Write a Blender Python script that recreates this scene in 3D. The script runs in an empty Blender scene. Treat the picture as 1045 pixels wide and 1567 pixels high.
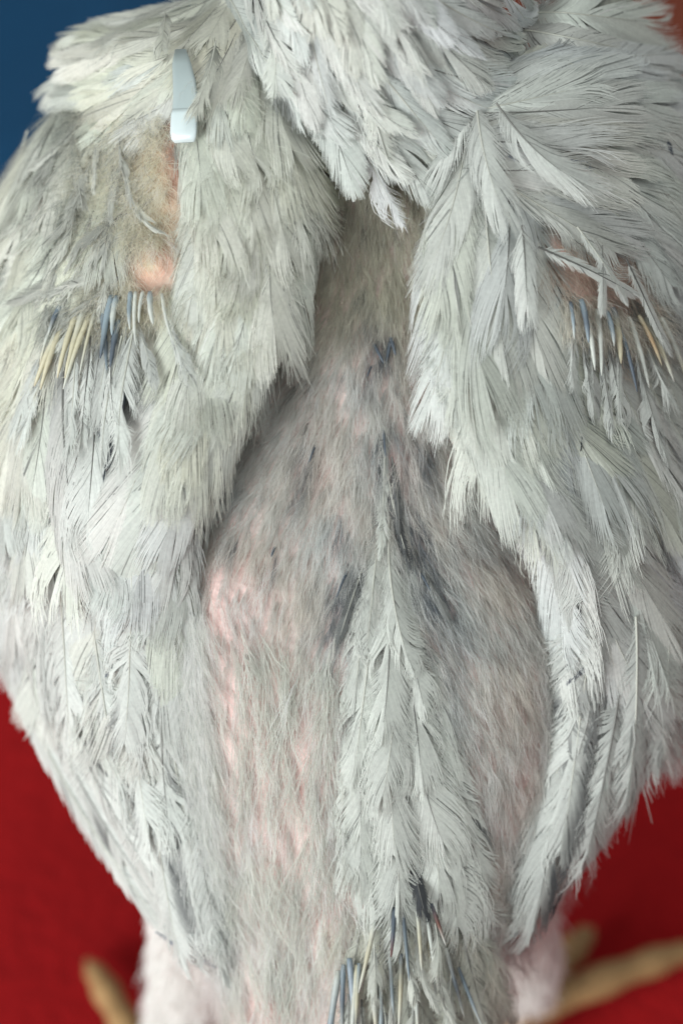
import bpy, math, random
import numpy as np
from mathutils import Vector, Matrix
from mathutils.bvhtree import BVHTree

rng = np.random.default_rng(11)
random.seed(11)
scene = bpy.context.scene
col = scene.collection

# ------------------------------------------------------------------ camera, light, exposure
PITCH = math.radians(55)
D = 0.90                      # camera to the middle of the back
S = 4976.0                    # picture units per metre on the back
O = np.array([0, 0, 0.27])
U = np.array([1.0, 0, 0])
V = np.array([0, math.sin(PITCH), math.cos(PITCH)])
W = np.array([0, -math.cos(PITCH), math.sin(PITCH)])
CAM = O + W * D

cam_d = bpy.data.cameras.new('camera')
cam = bpy.data.objects.new('camera', cam_d)
col.objects.link(cam)
cam.matrix_world = Matrix(((U[0], V[0], W[0], CAM[0]), (U[1], V[1], W[1], CAM[1]), (U[2], V[2], W[2], CAM[2]), (0, 0, 0, 1)))
cam_d.sensor_fit = 'VERTICAL'
cam_d.sensor_height = 36
cam_d.lens = 36 * D / (1567 / S)
cam_d.clip_start = 0.05
cam_d.clip_end = 50
cam_d.dof.use_dof = True
cam_d.dof.focus_distance = D - 0.006
cam_d.dof.aperture_fstop = 3.6
scene.camera = cam

world = bpy.data.worlds.new('World')
scene.world = world
world.use_nodes = True
bg = world.node_tree.nodes['Background']
bg.inputs[0].default_value = (0.80, 0.90, 0.90, 1)
bg.inputs[1].default_value = 0.30

def area_light(name, loc, target, size, power, color):
    l = bpy.data.lights.new(name, 'AREA')
    l.shape = 'RECTANGLE'
    l.size, l.size_y = size
    l.energy = power
    l.color = color
    o = bpy.data.objects.new(name, l)
    col.objects.link(o)
    o.location = loc
    d = Vector(target) - Vector(loc)
    o.rotation_euler = d.to_track_quat('-Z', 'Y').to_euler()
    return o
area_light('window_light', (-1.25, -1.2, 0.72), (0, -0.02, 0.20), (1.0, 1.1), 43, (0.95, 1.0, 0.98))
area_light('top_fill_light', (0.1, 0.15, 2.3), (0, 0, 0.2), (1.2, 1.2), 15, (1.0, 0.99, 0.93))  # unseen weak fill added overhead to lighten the back

scene.view_settings.view_transform = 'Standard'
scene.view_settings.look = 'None'
scene.view_settings.exposure = 0.0
scene.view_settings.gamma = 1.0
scene.view_settings.use_curve_mapping = False
scene.cycles_curves.shape = 'RIBBONS'
scene.cycles.max_bounces = 8
scene.cycles.diffuse_bounces = 5

# ------------------------------------------------------------------ helpers
def P(px, py, w):
    """bird frame (picture-wide units across and along the back, metres out of it) to world"""
    px = np.asarray(px, float); py = np.asarray(py, float); w = np.asarray(w, float)
    k = (D - w) / D
    u = (px - 522.5) / S * k
    v = (783.5 - py) / S * k
    return O + u[..., None] * U + v[..., None] * V + w[..., None] * W

def G(px, py, z=0.0):
    """point of the floor that lies along a direction from the middle of the view"""
    d = P(px, py, 0.0) - CAM
    t = (z - CAM[2]) / d[2]
    return CAM + d * t

def norm(a):
    return a / np.maximum(np.linalg.norm(a, axis=-1, keepdims=True), 1e-9)

def lin(r, g, b):
    f = lambda c: (c / 255 / 12.92) if c / 255 <= 0.04045 else ((c / 255 + 0.055) / 1.055) ** 2.4
    return np.array([f(r), f(g), f(b)])

def raw_mesh(name, verts, faces4, mats, colors=None, mat_idx=None, smooth=True):
    me = bpy.data.meshes.new(name)
    n, m = len(verts), len(faces4)
    me.vertices.add(n)
    me.vertices.foreach_set('co', np.ascontiguousarray(verts, dtype=np.float32).ravel())
    me.loops.add(m * 4)
    me.loops.foreach_set('vertex_index', np.ascontiguousarray(faces4, dtype=np.int32).ravel())
    me.polygons.add(m)
    me.polygons.foreach_set('loop_start', np.arange(m, dtype=np.int32) * 4)
    me.polygons.foreach_set('loop_total', np.full(m, 4, np.int32))
    for mt in mats:
        me.materials.append(mt)
    if mat_idx is not None:
        me.polygons.foreach_set('material_index', mat_idx.astype(np.int32))
    me.update(calc_edges=True)
    me.polygons.foreach_set('use_smooth', np.full(m, smooth, bool))
    if colors is not None:
        a = me.color_attributes.new('Col', 'FLOAT_COLOR', 'POINT')
        c = np.ones((n, 4), np.float32); c[:, :3] = colors
        a.data.foreach_set('color', c.ravel())
    return me

def link(name, data, parent=None):
    o = bpy.data.objects.new(name, data)
    col.objects.link(o)
    if parent is not None:
        o.parent = parent
    return o

def interp_rows(table, ys):
    t = np.array(table, float)
    # smooth (catmull-rom like) interpolation through cubic hermite
    x = t[:, 0]; out = []
    for c in range(1, t.shape[1]):
        y = t[:, c]
        m = np.gradient(y, x)
        i = np.clip(np.searchsorted(x, ys) - 1, 0, len(x) - 2)
        h = x[i + 1] - x[i]; s = np.clip((ys - x[i]) / h, 0, 1)
        out.append((2*s**3-3*s**2+1)*y[i] + (s**3-2*s**2+s)*h*m[i] + (-2*s**3+3*s**2)*y[i+1] + (s**3-s**2)*h*m[i+1])
    return np.array(out)

def loft(rings):
    """rings: (n, k, 3) closed rings -> verts, quads with end caps collapsed"""
    n, k, _ = rings.shape
    verts = rings.reshape(-1, 3)
    i = np.arange(n - 1)[:, None]; j = np.arange(k)[None, :]
    a = i * k + j; b = i * k + (j + 1) % k
    f = np.stack([a, b, b + k, a + k], -1).reshape(-1, 4)
    c0, c1 = rings[0].mean(0), rings[-1].mean(0)
    verts = np.vstack([verts, c0, c1])
    caps = []
    for q in range(0, k, 2):
        caps.append([n * k, (q + 2) % k, (q + 1) % k, q])
        e = (n - 1) * k
        caps.append([n * k + 1, e + q, e + (q + 1) % k, e + (q + 2) % k])
    return verts, np.vstack([f, np.array(caps)])

def wobble(x, y, f, seed):
    r = np.random.default_rng(seed)
    o = 0
    for q in range(5):
        a = r.uniform(0, 6.28); ff = f * r.uniform(0.6, 1.7)
        o = o + np.sin((x * math.cos(a) + y * math.sin(a)) * ff + r.uniform(0, 6.28))
    return o / 5 * 1.6

# ------------------------------------------------------------------ materials
def nodes_of(m):
    m.use_nodes = True
    nt = m.node_tree
    return nt, nt.nodes, nt.links, nt.nodes['Principled BSDF'], nt.nodes['Material Output']

def feather_material(name, trans=0.32, rough=0.55, spec=0.25, noise=900, amount=0.14):
    m = bpy.data.materials.new(name)
    nt, N, L, pb, out = nodes_of(m)
    at = N.new('ShaderNodeAttribute'); at.attribute_name = 'Col'
    tc = N.new('ShaderNodeTexCoord')
    nz = N.new('ShaderNodeTexNoise'); nz.inputs['Scale'].default_value = noise; nz.inputs['Detail'].default_value = 2
    L.new(tc.outputs['Object'], nz.inputs['Vector'])
    mr = N.new('ShaderNodeMapRange'); mr.inputs['To Min'].default_value = 1 - amount; mr.inputs['To Max'].default_value = 1 + amount
    L.new(nz.outputs['Fac'], mr.inputs['Value'])
    mx = N.new('ShaderNodeVectorMath'); mx.operation = 'SCALE'
    L.new(at.outputs['Color'], mx.inputs[0]); L.new(mr.outputs['Result'], mx.inputs['Scale'])
    L.new(mx.outputs[0], pb.inputs['Base Color'])
    pb.inputs['Roughness'].default_value = rough
    pb.inputs['Specular IOR Level'].default_value = spec
    tr = N.new('ShaderNodeBsdfTranslucent'); L.new(mx.outputs[0], tr.inputs['Color'])
    ms = N.new('ShaderNodeMixShader'); ms.inputs[0].default_value = trans
    L.new(pb.outputs[0], ms.inputs[1]); L.new(tr.outputs[0], ms.inputs[2]); L.new(ms.outputs[0], out.inputs['Surface'])
    return m

M_vane = feather_material('feather_vane')
M_down = feather_material('down_barbs', trans=0.48, rough=0.7, spec=0.1, noise=300, amount=0.1)
M_shaft = feather_material('feather_shaft', trans=0.12, rough=0.35, spec=0.45, noise=500, amount=0.08)

def skin_material():
    m = bpy.data.materials.new('bird_skin')
    nt, N, L, pb, out = nodes_of(m)
    at = N.new('ShaderNodeAttribute'); at.attribute_name = 'Col'
    tc = N.new('ShaderNodeTexCoord')
    nz = N.new('ShaderNodeTexNoise'); nz.inputs['Scale'].default_value = 220; nz.inputs['Detail'].default_value = 6
    L.new(tc.outputs['Object'], nz.inputs['Vector'])
    mr = N.new('ShaderNodeMapRange'); mr.inputs['To Min'].default_value = 0.75; mr.inputs['To Max'].default_value = 1.2
    L.new(nz.outputs['Fac'], mr.inputs['Value'])
    mx = N.new('ShaderNodeVectorMath'); mx.operation = 'SCALE'
    L.new(at.outputs['Color'], mx.inputs[0]); L.new(mr.outputs['Result'], mx.inputs['Scale'])
    L.new(mx.outputs[0], pb.inputs['Base Color'])
    vo = N.new('ShaderNodeTexVoronoi'); vo.inputs['Scale'].default_value = 420
    L.new(tc.outputs['Object'], vo.inputs['Vector'])
    bp = N.new('ShaderNodeBump'); bp.inputs['Strength'].default_value = 0.8; bp.inputs['Distance'].default_value = 0.0010
    L.new(vo.outputs['Distance'], bp.inputs['Height']); L.new(bp.outputs[0], pb.inputs['Normal'])
    pb.inputs['Roughness'].default_value = 0.7
    pb.inputs['Subsurface Weight'].default_value = 0.06
    pb.inputs['Subsurface Radius'].default_value = (0.004, 0.0015, 0.001)
    pb.inputs['Specular IOR Level'].default_value = 0.2
    return m
M_skin = skin_material()

def cloth_material(name, c, c2, scale, bump=0.6, rough=0.9):
    m = bpy.data.materials.new(name)
    nt, N, L, pb, out = nodes_of(m)
    tc = N.new('ShaderNodeTexCoord')
    n1 = N.new('ShaderNodeTexNoise'); n1.inputs['Scale'].default_value = scale; n1.inputs['Detail'].default_value = 8
    n2 = N.new('ShaderNodeTexNoise'); n2.inputs['Scale'].default_value = 6; n2.inputs['Detail'].default_value = 3
    L.new(tc.outputs['Object'], n1.inputs['Vector']); L.new(tc.outputs['Object'], n2.inputs['Vector'])
    ad = N.new('ShaderNodeMath'); ad.operation = 'ADD'
    L.new(n1.outputs['Fac'], ad.inputs[0]); L.new(n2.outputs['Fac'], ad.inputs[1])
    cr = N.new('ShaderNodeValToRGB')
    cr.color_ramp.elements[0].position = 0.35 ; cr.color_ramp.elements[0].color = (*c2, 1)
    cr.color_ramp.elements[1].position = 0.65 ; cr.color_ramp.elements[1].color = (*c, 1)
    hf = N.new('ShaderNodeMath'); hf.operation = 'MULTIPLY'; hf.inputs[1].default_value = 0.5
    L.new(ad.outputs[0], hf.inputs[0]); L.new(hf.outputs[0], cr.inputs['Fac'])
    L.new(cr.outputs['Color'], pb.inputs['Base Color'])
    bp = N.new('ShaderNodeBump'); bp.inputs['Strength'].default_value = bump; bp.inputs['Distance'].default_value = 0.003
    L.new(n1.outputs['Fac'], bp.inputs['Height']); L.new(bp.outputs[0], pb.inputs['Normal'])
    pb.inputs['Roughness'].default_value = rough
    pb.inputs['Specular IOR Level'].default_value = 0.15
    pb.inputs['Sheen Weight'].default_value = 0.05
    return m
M_carpet = cloth_material('red_carpet_pile', (0.37, 0.006, 0.008), (0.27, 0.003, 0.005), 160)
M_blue = cloth_material('blue_cloth_weave', (0.010, 0.070, 0.165), (0.006, 0.048, 0.12), 300)
M_rust = cloth_material('rust_cloth_weave', (0.22, 0.06, 0.035), (0.15, 0.035, 0.02), 300)

def simple_material(name, c, rough, spec=0.5, trans=0, scale=60, amount=0.2):
    m = bpy.data.materials.new(name)
    nt, N, L, pb, out = nodes_of(m)
    tc = N.new('ShaderNodeTexCoord')
    nz = N.new('ShaderNodeTexNoise'); nz.inputs['Scale'].default_value = scale; nz.inputs['Detail'].default_value = 4
    L.new(tc.outputs['Object'], nz.inputs['Vector'])
    cr = N.new('ShaderNodeValToRGB')
    cr.color_ramp.elements[0].position = 0.3; cr.color_ramp.elements[0].color = (*[v * (1 - amount) for v in c], 1)
    cr.color_ramp.elements[1].position = 0.7; cr.color_ramp.elements[1].color = (*[min(1, v * (1 + amount)) for v in c], 1)
    L.new(nz.outputs['Fac'], cr.inputs['Fac']); L.new(cr.outputs['Color'], pb.inputs['Base Color'])
    bp = N.new('ShaderNodeBump'); bp.inputs['Strength'].default_value = 0.3; bp.inputs['Distance'].default_value = 0.001
    L.new(nz.outputs['Fac'], bp.inputs['Height']); L.new(bp.outputs[0], pb.inputs['Normal'])
    pb.inputs['Roughness'].default_value = rough
    pb.inputs['Specular IOR Level'].default_value = spec
    return m
M_foot = simple_material('scaly_foot_skin', (0.42, 0.25, 0.11), 0.55, 0.4, scale=300)
M_tag = simple_material('tag_plastic', (0.40, 0.47, 0.48), 0.35, 0.5, scale=30, amount=0.06)
M_tagend = simple_material('tag_end_plastic', (0.62, 0.71, 0.73), 0.2, 0.6, scale=30, amount=0.03)

# ------------------------------------------------------------------ the setting
def grid_sheet(x0, x1, y0, y1, nx, ny, hfun):
    xs = np.linspace(x0, x1, nx); ys = np.linspace(y0, y1, ny)
    X, Y = np.meshgrid(xs, ys)
    v = np.stack([X, Y, hfun(X, Y)], -1).reshape(-1, 3)
    i = np.arange(ny - 1)[:, None]; j = np.arange(nx - 1)[None, :]
    a = i * nx + j
    return v, np.stack([a, a + 1, a + nx + 1, a + nx], -1).reshape(-1, 4)
v, f = grid_sheet(-4, 4, -3, 6, 90, 90, lambda x, y: 0.0015 * wobble(x, y, 9, 3))
floor = link('red_carpet', raw_mesh('red_carpet', v, f, [M_carpet]))
floor['kind'] = 'structure'

def folded_cloth(name, mat, x0, x1, y0, y1, seed, label):
    v, f = grid_sheet(x0, x1, y0, y1, 70, 70, lambda x, y: 0.018 + 0.010 * wobble(x, y, 16, seed) + 0.004 * wobble(x, y, 50, seed + 1))
    me = raw_mesh(name, v, f, [mat])
    o = link(name, me)
    so = o.modifiers.new('thickness', 'SOLIDIFY'); so.thickness = 0.004; so.offset = -1
    o['label'] = label; o['category'] = 'cloth'
    return o
folded_cloth('blue_cloth', M_blue, -1.6, -0.02, 0.22, 1.6, 21, 'dark blue cloth lying on the floor beyond the chicken')
folded_cloth('rust_cloth', M_rust, 0.02, 1.4, 0.28, 1.5, 31, 'rust brown cloth showing beyond the chicken at the top corner')

# ------------------------------------------------------------------ the chicken: body and wing forms
chicken = bpy.data.objects.new('chicken', None)
col.objects.link(chicken)
chicken.location = (0, -0.03, 0)
chicken['label'] = 'white moulting chicken standing with its bare downy back turned to the viewer'
chicken['category'] = 'chicken'
bpy.context.view_layer.update()
INV = np.array([0, -0.03, 0])        # parts are written in world units and shifted to the chicken's base

SKIN = lin(205, 165, 152); PINK = lin(212, 168, 164); GREYSK = lin(150, 140, 130); TAN = lin(178, 160, 135)
WHITE = np.array([0.70, 0.72, 0.68])

body_rows = [  # y, xl, xr, top, edge, bottom (mm)
 (-460, 540, 600, 45, 40, 34), (-430, 500, 640, 62, 40, 20), (-330, 480, 660, 62, 34, 5), (-200, 455, 700, 44, 12, -30),
 (-80, 430, 730, 30, -2, -60), (40, 405, 750, 22, -14, -80), (150, 370, 770, 14, -26, -100), (260, 310, 800, 3, -38, -115),
 (380, 250, 840, -6, -44, -125), (520, 220, 865, -5, -46, -130), (680, 205, 885, 0, -47, -132), (850, 200, 905, 5, -48, -132),
 (1000, 212, 905, 6, -49, -130), (1150, 235, 885, 3, -50, -125), (1300, 275, 840, -3, -50, -112), (1430, 318, 790, -9, -48, -95),
 (1550, 345, 765, -16, -46, -80), (1660, 400, 730, -26, -44, -66), (1720, 480, 660, -36, -44, -54)]
ys = np.linspace(-458, 1718, 170)
xl, xr, wt, we, wb = interp_rows(body_rows, ys)
K = 96
th = np.linspace(0, 2 * np.pi, K, endpoint=False)
ct, st = np.cos(th), np.sin(th)
X = ((xl + xr) / 2)[:, None] + ((xr - xl) / 2)[:, None] * ct
Wm = np.where(st > 0, we[:, None] + (wt - we)[:, None] * np.abs(st) ** 0.65, we[:, None] - (we - wb)[:, None] * np.abs(st)) / 1000
Y = np.repeat(ys[:, None], K, 1)
Wm = Wm + 0.0012 * wobble(X, Y, 0.02, 5)
# the dip along the sides of the spine and the soft swelling of the rump
Wm = Wm + np.where(st > 0, 0.004 * np.exp(-((X - 345) / 70) ** 2 - ((Y - 930) / 130) ** 2) - 0.003 * np.exp(-((X - 480) / 50) ** 2 - ((Y - 700) / 200) ** 2), 0)
body_v, body_f = loft(P(X, Y, Wm))
body_px = np.vstack([np.stack([X, Y], -1).reshape(-1, 2), [[570, -460], [570, 1720]]])

def wing_form(rows, outer_left):
    ys = np.linspace(rows[0][0], rows[-1][0], 150)
    xl, xr, wo, wi, bl = interp_rows(rows, ys)
    K = 80
    t = np.concatenate([np.linspace(0, 1, K // 2, endpoint=False), np.linspace(1, 0, K // 2, endpoint=False)])
    tc = 0.5 - 0.5 * np.cos(np.pi * t)
    top = (np.arange(K) < K // 2)
    X = xl[:, None] + (xr - xl)[:, None] * tc
    q = tc if outer_left else 1 - tc
    base = wo[:, None] + (wi - wo)[:, None] * q ** 0.8
    bulge = np.sqrt(np.maximum(0, 1 - (2 * tc - 1) ** 2))
    Wm = base + np.where(top, bl[:, None] * bulge, -6 * bulge)
    return X, np.repeat(ys[:, None], K, 1), Wm / 1000, top

left_rows = [(15, 220, 420, -30, -14, 5), (60, 125, 450, -40, -8, 15), (150, 92, 470, -42, -2, 20), (300, 5, 484, -45, 4, 22),
 (450, -40, 482, -48, 6, 22), (550, -50, 432, -50, 7, 22), (650, -55, 366, -50, 7, 22), (800, -50, 294, -50, 5, 20),
 (900, -40, 278, -48, -1, 17), (1000, 20, 282, -46, -9, 14), (1100, 72, 290, -42, -14, 11), (1200, 138, 304, -38, -18, 8),
 (1300, 200, 318, -34, -20, 6), (1400, 262, 331, -30, -21, 4), (1475, 300, 337, -28, -22, 2)]
right_rows = [(-25, 880, 960, -24, -10, 5), (50, 830, 985, -36, -8, 11), (150, 730, 1045, -40, 0, 19), (250, 690, 1090, -44, 4, 21),
 (350, 662, 1100, -46, 6, 22), (500, 655, 1110, -48, 7, 22), (600, 660, 1112, -50, 7, 22), (700, 705, 1112, -50, 7, 21),
 (780, 780, 1110, -50, 5, 20), (850, 835, 1105, -50, 1, 18), (950, 862, 1098, -49, -8, 15), (1050, 862, 1072, -46, -14, 12),
 (1150, 850, 1018, -42, -18, 9), (1250, 835, 946, -37, -21, 7), (1350, 806, 868, -32, -23, 4), (1420, 780, 812, -28, -24, 2)]
LX, LY, LW, ltop = wing_form(left_rows, True)
LW = LW + np.where(ltop, 0.005 * np.exp(-((LX - 236) / 26) ** 2 - ((LY - 398) / 30) ** 2) - 0.004 * np.exp(-((LX - 190) / 80) ** 2 - ((LY - 300) / 120) ** 2) + 0.0015 * wobble(LX, LY, 0.025, 8), 0)
RX, RY, RW, rtop = wing_form(right_rows, False)
RW = RW + np.where(rtop, 0.0025 * np.exp(-((RX - 900) / 70) ** 2 - ((RY - 440) / 70) ** 2) + 0.0015 * wobble(RX, RY, 0.025, 9), 0)
lw_v, lw_f = loft(P(LX, LY, LW)); rw_v, rw_f = loft(P(RX, RY, RW))
lw_px = np.vstack([np.stack([LX, LY], -1).reshape(-1, 2), [[310, 5], [318, 1475]]])
rw_px = np.vstack([np.stack([RX, RY], -1).reshape(-1, 2), [[880, 10], [795, 1420]]])

def blobs(px, py, spots):
    o = np.zeros(np.shape(px))
    for (x, y, rx, ry, a) in spots:
        o = np.maximum(o, a * np.exp(-((px - x) / rx) ** 2 - ((py - y) / ry) ** 2))
    return o
PINKS = [(565, 530, 22, 40, .8), (610, 695, 20, 30, 1), (325, 860, 55, 55, .6), (345, 950, 65, 90, .5), (370, 1080, 50, 90, .45), (420, 1180, 55, 110, .6), (360, 1260, 30, 70, .4), (430, 1290, 40, 60, .5), (455, 1215, 14, 30, .9), (430, 1120, 12, 40, .8), (395, 900, 14, 30, .8), (420, 1330, 14, 20, 1.0),
         (495, 1395, 25, 20, 1.0), (785, 840, 25, 40, .9), (825, 900, 30, 60, .7), (800, 1180, 35, 60, .6), (555, 1340, 20, 40, .7), (380, 870, 25, 25, .8), (415, 1545, 30, 30, .9),
         (500, 690, 30, 60, .4), (640, 640, 20, 30, .5), (235, 400, 40, 40, 1.0), (255, 190, 14, 30, 1.0), (870, 390, 35, 30, .9), (960, 490, 18, 30, .8), (150, 470, 40, 30, .6)]
DARKS = [(588, 525, 22, 22, 1), (570, 560, 12, 30, .6), (482, 690, 13, 25, .9), (468, 735, 16, 25, .7), (592, 665, 22, 30, 1), (640, 690, 22, 30, .8), (625, 800, 22, 60, 1), (600, 730, 18, 40, .9),
         (535, 890, 20, 45, 1), (515, 960, 14, 40, .9), (655, 900, 25, 60, .9), (640, 850, 22, 40, 1), (522, 800, 14, 30, .6), (565, 480, 18, 40, .5), (428, 845, 8, 16, .9), (365, 815, 8, 20, .7),
         (690, 960, 20, 50, .5), (700, 820, 30, 30, .5), (760, 800, 30, 40, .4), (680, 1030, 16, 40, .4), (440, 990, 12, 20, .5), (355, 730, 14, 20, .7), (790, 730, 20, 40, .6)]

def skin_color(px, py, base):
    c = np.repeat(base[None, :], len(px), 0)
    c = c * (1 + 0.12 * wobble(px, py, 0.05, 13))[:, None]
    k = blobs(px, py, PINKS)[:, None]; c = c * (1 - k) + PINK * k
    k = blobs(px, py, DARKS)[:, None] * 0.5; c = c * (1 - k) + lin(75, 80, 92) * k
    return np.clip(c, 0.01, 0.9)
bc = skin_color(body_px[:, 0], body_px[:, 1], lin(222, 203, 199))
nk = np.clip((330 - body_px[:, 1]) / 80, 0, 1)[:, None]; bc = bc * (1 - nk) + lin(150, 150, 138) * nk
wl = skin_color(lw_px[:, 0], lw_px[:, 1], lin(182, 184, 176))
k = blobs(lw_px[:, 0], lw_px[:, 1], [(200, 300, 90, 150, 1)])[:, None]; wl = wl * (1 - k) + lin(210, 182, 150) * k
k = blobs(lw_px[:, 0], lw_px[:, 1], [(268, 250, 16, 80, .9), (255, 180, 14, 26, 1), (205, 440, 30, 14, .6)])[:, None]; wl = wl * (1 - k) + lin(150, 98, 84) * k
k = blobs(lw_px[:, 0], lw_px[:, 1], [(236, 398, 34, 36, 1)])[:, None]; wl = wl * (1 - k) + lin(196, 148, 130) * k
k = blobs(lw_px[:, 0], lw_px[:, 1], [(230, 405, 12, 12, 1)])[:, None]; wl = wl * (1 - k) + lin(218, 200, 170) * k
wr = skin_color(rw_px[:, 0], rw_px[:, 1], lin(182, 184, 176))
k = blobs(rw_px[:, 0], rw_px[:, 1], [(900, 440, 80, 80, 1)])[:, None]; wr = wr * (1 - k) + lin(236, 206, 196) * k

body = link('body', raw_mesh('body', body_v - INV, body_f, [M_skin], bc), chicken)
left_wing = link('wing', raw_mesh('wing', lw_v - INV, lw_f, [M_skin], wl), chicken)
left_wing['label'] = 'left wing with a bare tan patch and bluish quills'
right_wing = link('wing', raw_mesh('wing', rw_v - INV, rw_f, [M_skin], wr), chicken)
right_wing['label'] = 'right wing with a small bare pink patch'

# ------------------------------------------------------------------ surface look-up (depth of each form over the back's own grid)
GX0, GX1, GY0, GY1, GS = -260, 1300, -480, 1780, 6
gx = np.arange(GX0, GX1 + 1, GS); gy = np.arange(GY0, GY1 + 1, GS)
def depth_map(v, f, drop):
    bvh = BVHTree.FromPolygons([tuple(p) for p in v], [tuple(int(a) for a in q) for q in f])
    A = np.full((len(gy), len(gx)), np.nan)
    xmin, ymin = 1e9, 1e9
    q = v - O
    ww = q @ W; kk = D / (D - ww)
    px = 522.5 + (q @ U) * S * kk; py = 783.5 - (q @ V) * S * kk
    i0, i1 = np.searchsorted(gy, py.min()), np.searchsorted(gy, py.max())
    j0, j1 = np.searchsorted(gx, px.min()), np.searchsorted(gx, px.max())
    cam_v = Vector(CAM)
    for i in range(max(i0, 0), min(i1, len(gy))):
        T = P(gx[max(j0, 0):min(j1, len(gx))], np.full(min(j1, len(gx)) - max(j0, 0), gy[i]), np.zeros(min(j1, len(gx)) - max(j0, 0)))
        for jj, t in enumerate(T):
            d = Vector(t - CAM).normalized()
            h = bvh.ray_cast(cam_v, d)
            if h[0] is not None:
                A[i, max(j0, 0) + jj] = float((np.array(h[0]) - O) @ W)
    hit = ~np.isnan(A)
    for _ in range(70):
        bad = np.isnan(A)
        if not bad.any(): break
        B = np.pad(A, 1, constant_values=np.nan)
        st = np.stack([B[:-2, 1:-1], B[2:, 1:-1], B[1:-1, :-2], B[1:-1, 2:]])
        cnt = (~np.isnan(st)).sum(0)
        mean = np.nansum(st, 0) / np.maximum(cnt, 1)
        A = np.where(bad & (cnt > 0), mean - drop, A)
    A = np.where(np.isnan(A), -0.1, A)
    for _ in range(2):
        B = np.pad(A, 1, mode='edge')
        A = (B[:-2, 1:-1] + B[2:, 1:-1] + B[1:-1, :-2] + B[1:-1, 2:] + 2 * A) / 6
    return A, hit
class Surf:
    def __init__(self, A):
        self.A = A
        gyv, gxv = np.gradient(A, GS / S)
        self.gxv = np.clip(gxv, -1.3, 1.3); self.gyv = np.clip(gyv, -1.3, 1.3)
    def _b(self, M, px, py):
        fx = np.clip((np.asarray(px, float) - GX0) / GS, 0, len(gx) - 1.001); fy = np.clip((np.asarray(py, float) - GY0) / GS, 0, len(gy) - 1.001)
        i = fy.astype(int); j = fx.astype(int); a = fx - j; b = fy - i
        return M[i, j]*(1-a)*(1-b) + M[i, j+1]*a*(1-b) + M[i+1, j]*(1-a)*b + M[i+1, j+1]*a*b
    def w(self, px, py): return self._b(self.A, px, py)
    def point(self, px, py): return P(px, py, self.w(px, py))
    def normal(self, px, py):
        a = self._b(self.gxv, px, py)[..., None]; b = self._b(self.gyv, px, py)[..., None]
        return norm(W - a * U + b * V)
Ab, _ = depth_map(body_v, body_f, 0.0015)
Al, hl = depth_map(lw_v, lw_f, 0.0010)
Ar, hr = depth_map(rw_v, rw_f, 0.0010)
s_body = Surf(Ab)
s_lw = Surf(np.maximum(Al, Ab + 0.001))
s_rw = Surf(np.maximum(Ar, Ab + 0.001))
s_all = Surf(np.maximum(np.maximum(np.where(hl, Al, -1), np.where(hr, Ar, -1)), Ab))

# ------------------------------------------------------------------ feathers
def profile(s, shape):
    if shape == 'covert':
        return np.clip(s / 0.22, 0.15, 1) ** 0.7 * np.where(s > 0.62, np.sqrt(np.maximum(0.10, 1 - ((s - 0.62) / 0.40) ** 2)), 1)
    if shape == 'hackle':
        return np.clip(s / 0.25, 0.2, 1) ** 0.7 * np.where(s > 0.4, 1 - 0.72 * ((s - 0.4) / 0.6) ** 1.3, 1)
    if shape == 'flight':
        return np.clip(s / 0.12, 0.2, 1) ** 0.6 * np.where(s > 0.75, np.sqrt(np.maximum(0.12, 1 - ((s - 0.75) / 0.27) ** 2)), 1)
    return np.clip(s / 0.3, 0.3, 1) * (1 - 0.35 * s)      # plume

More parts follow.
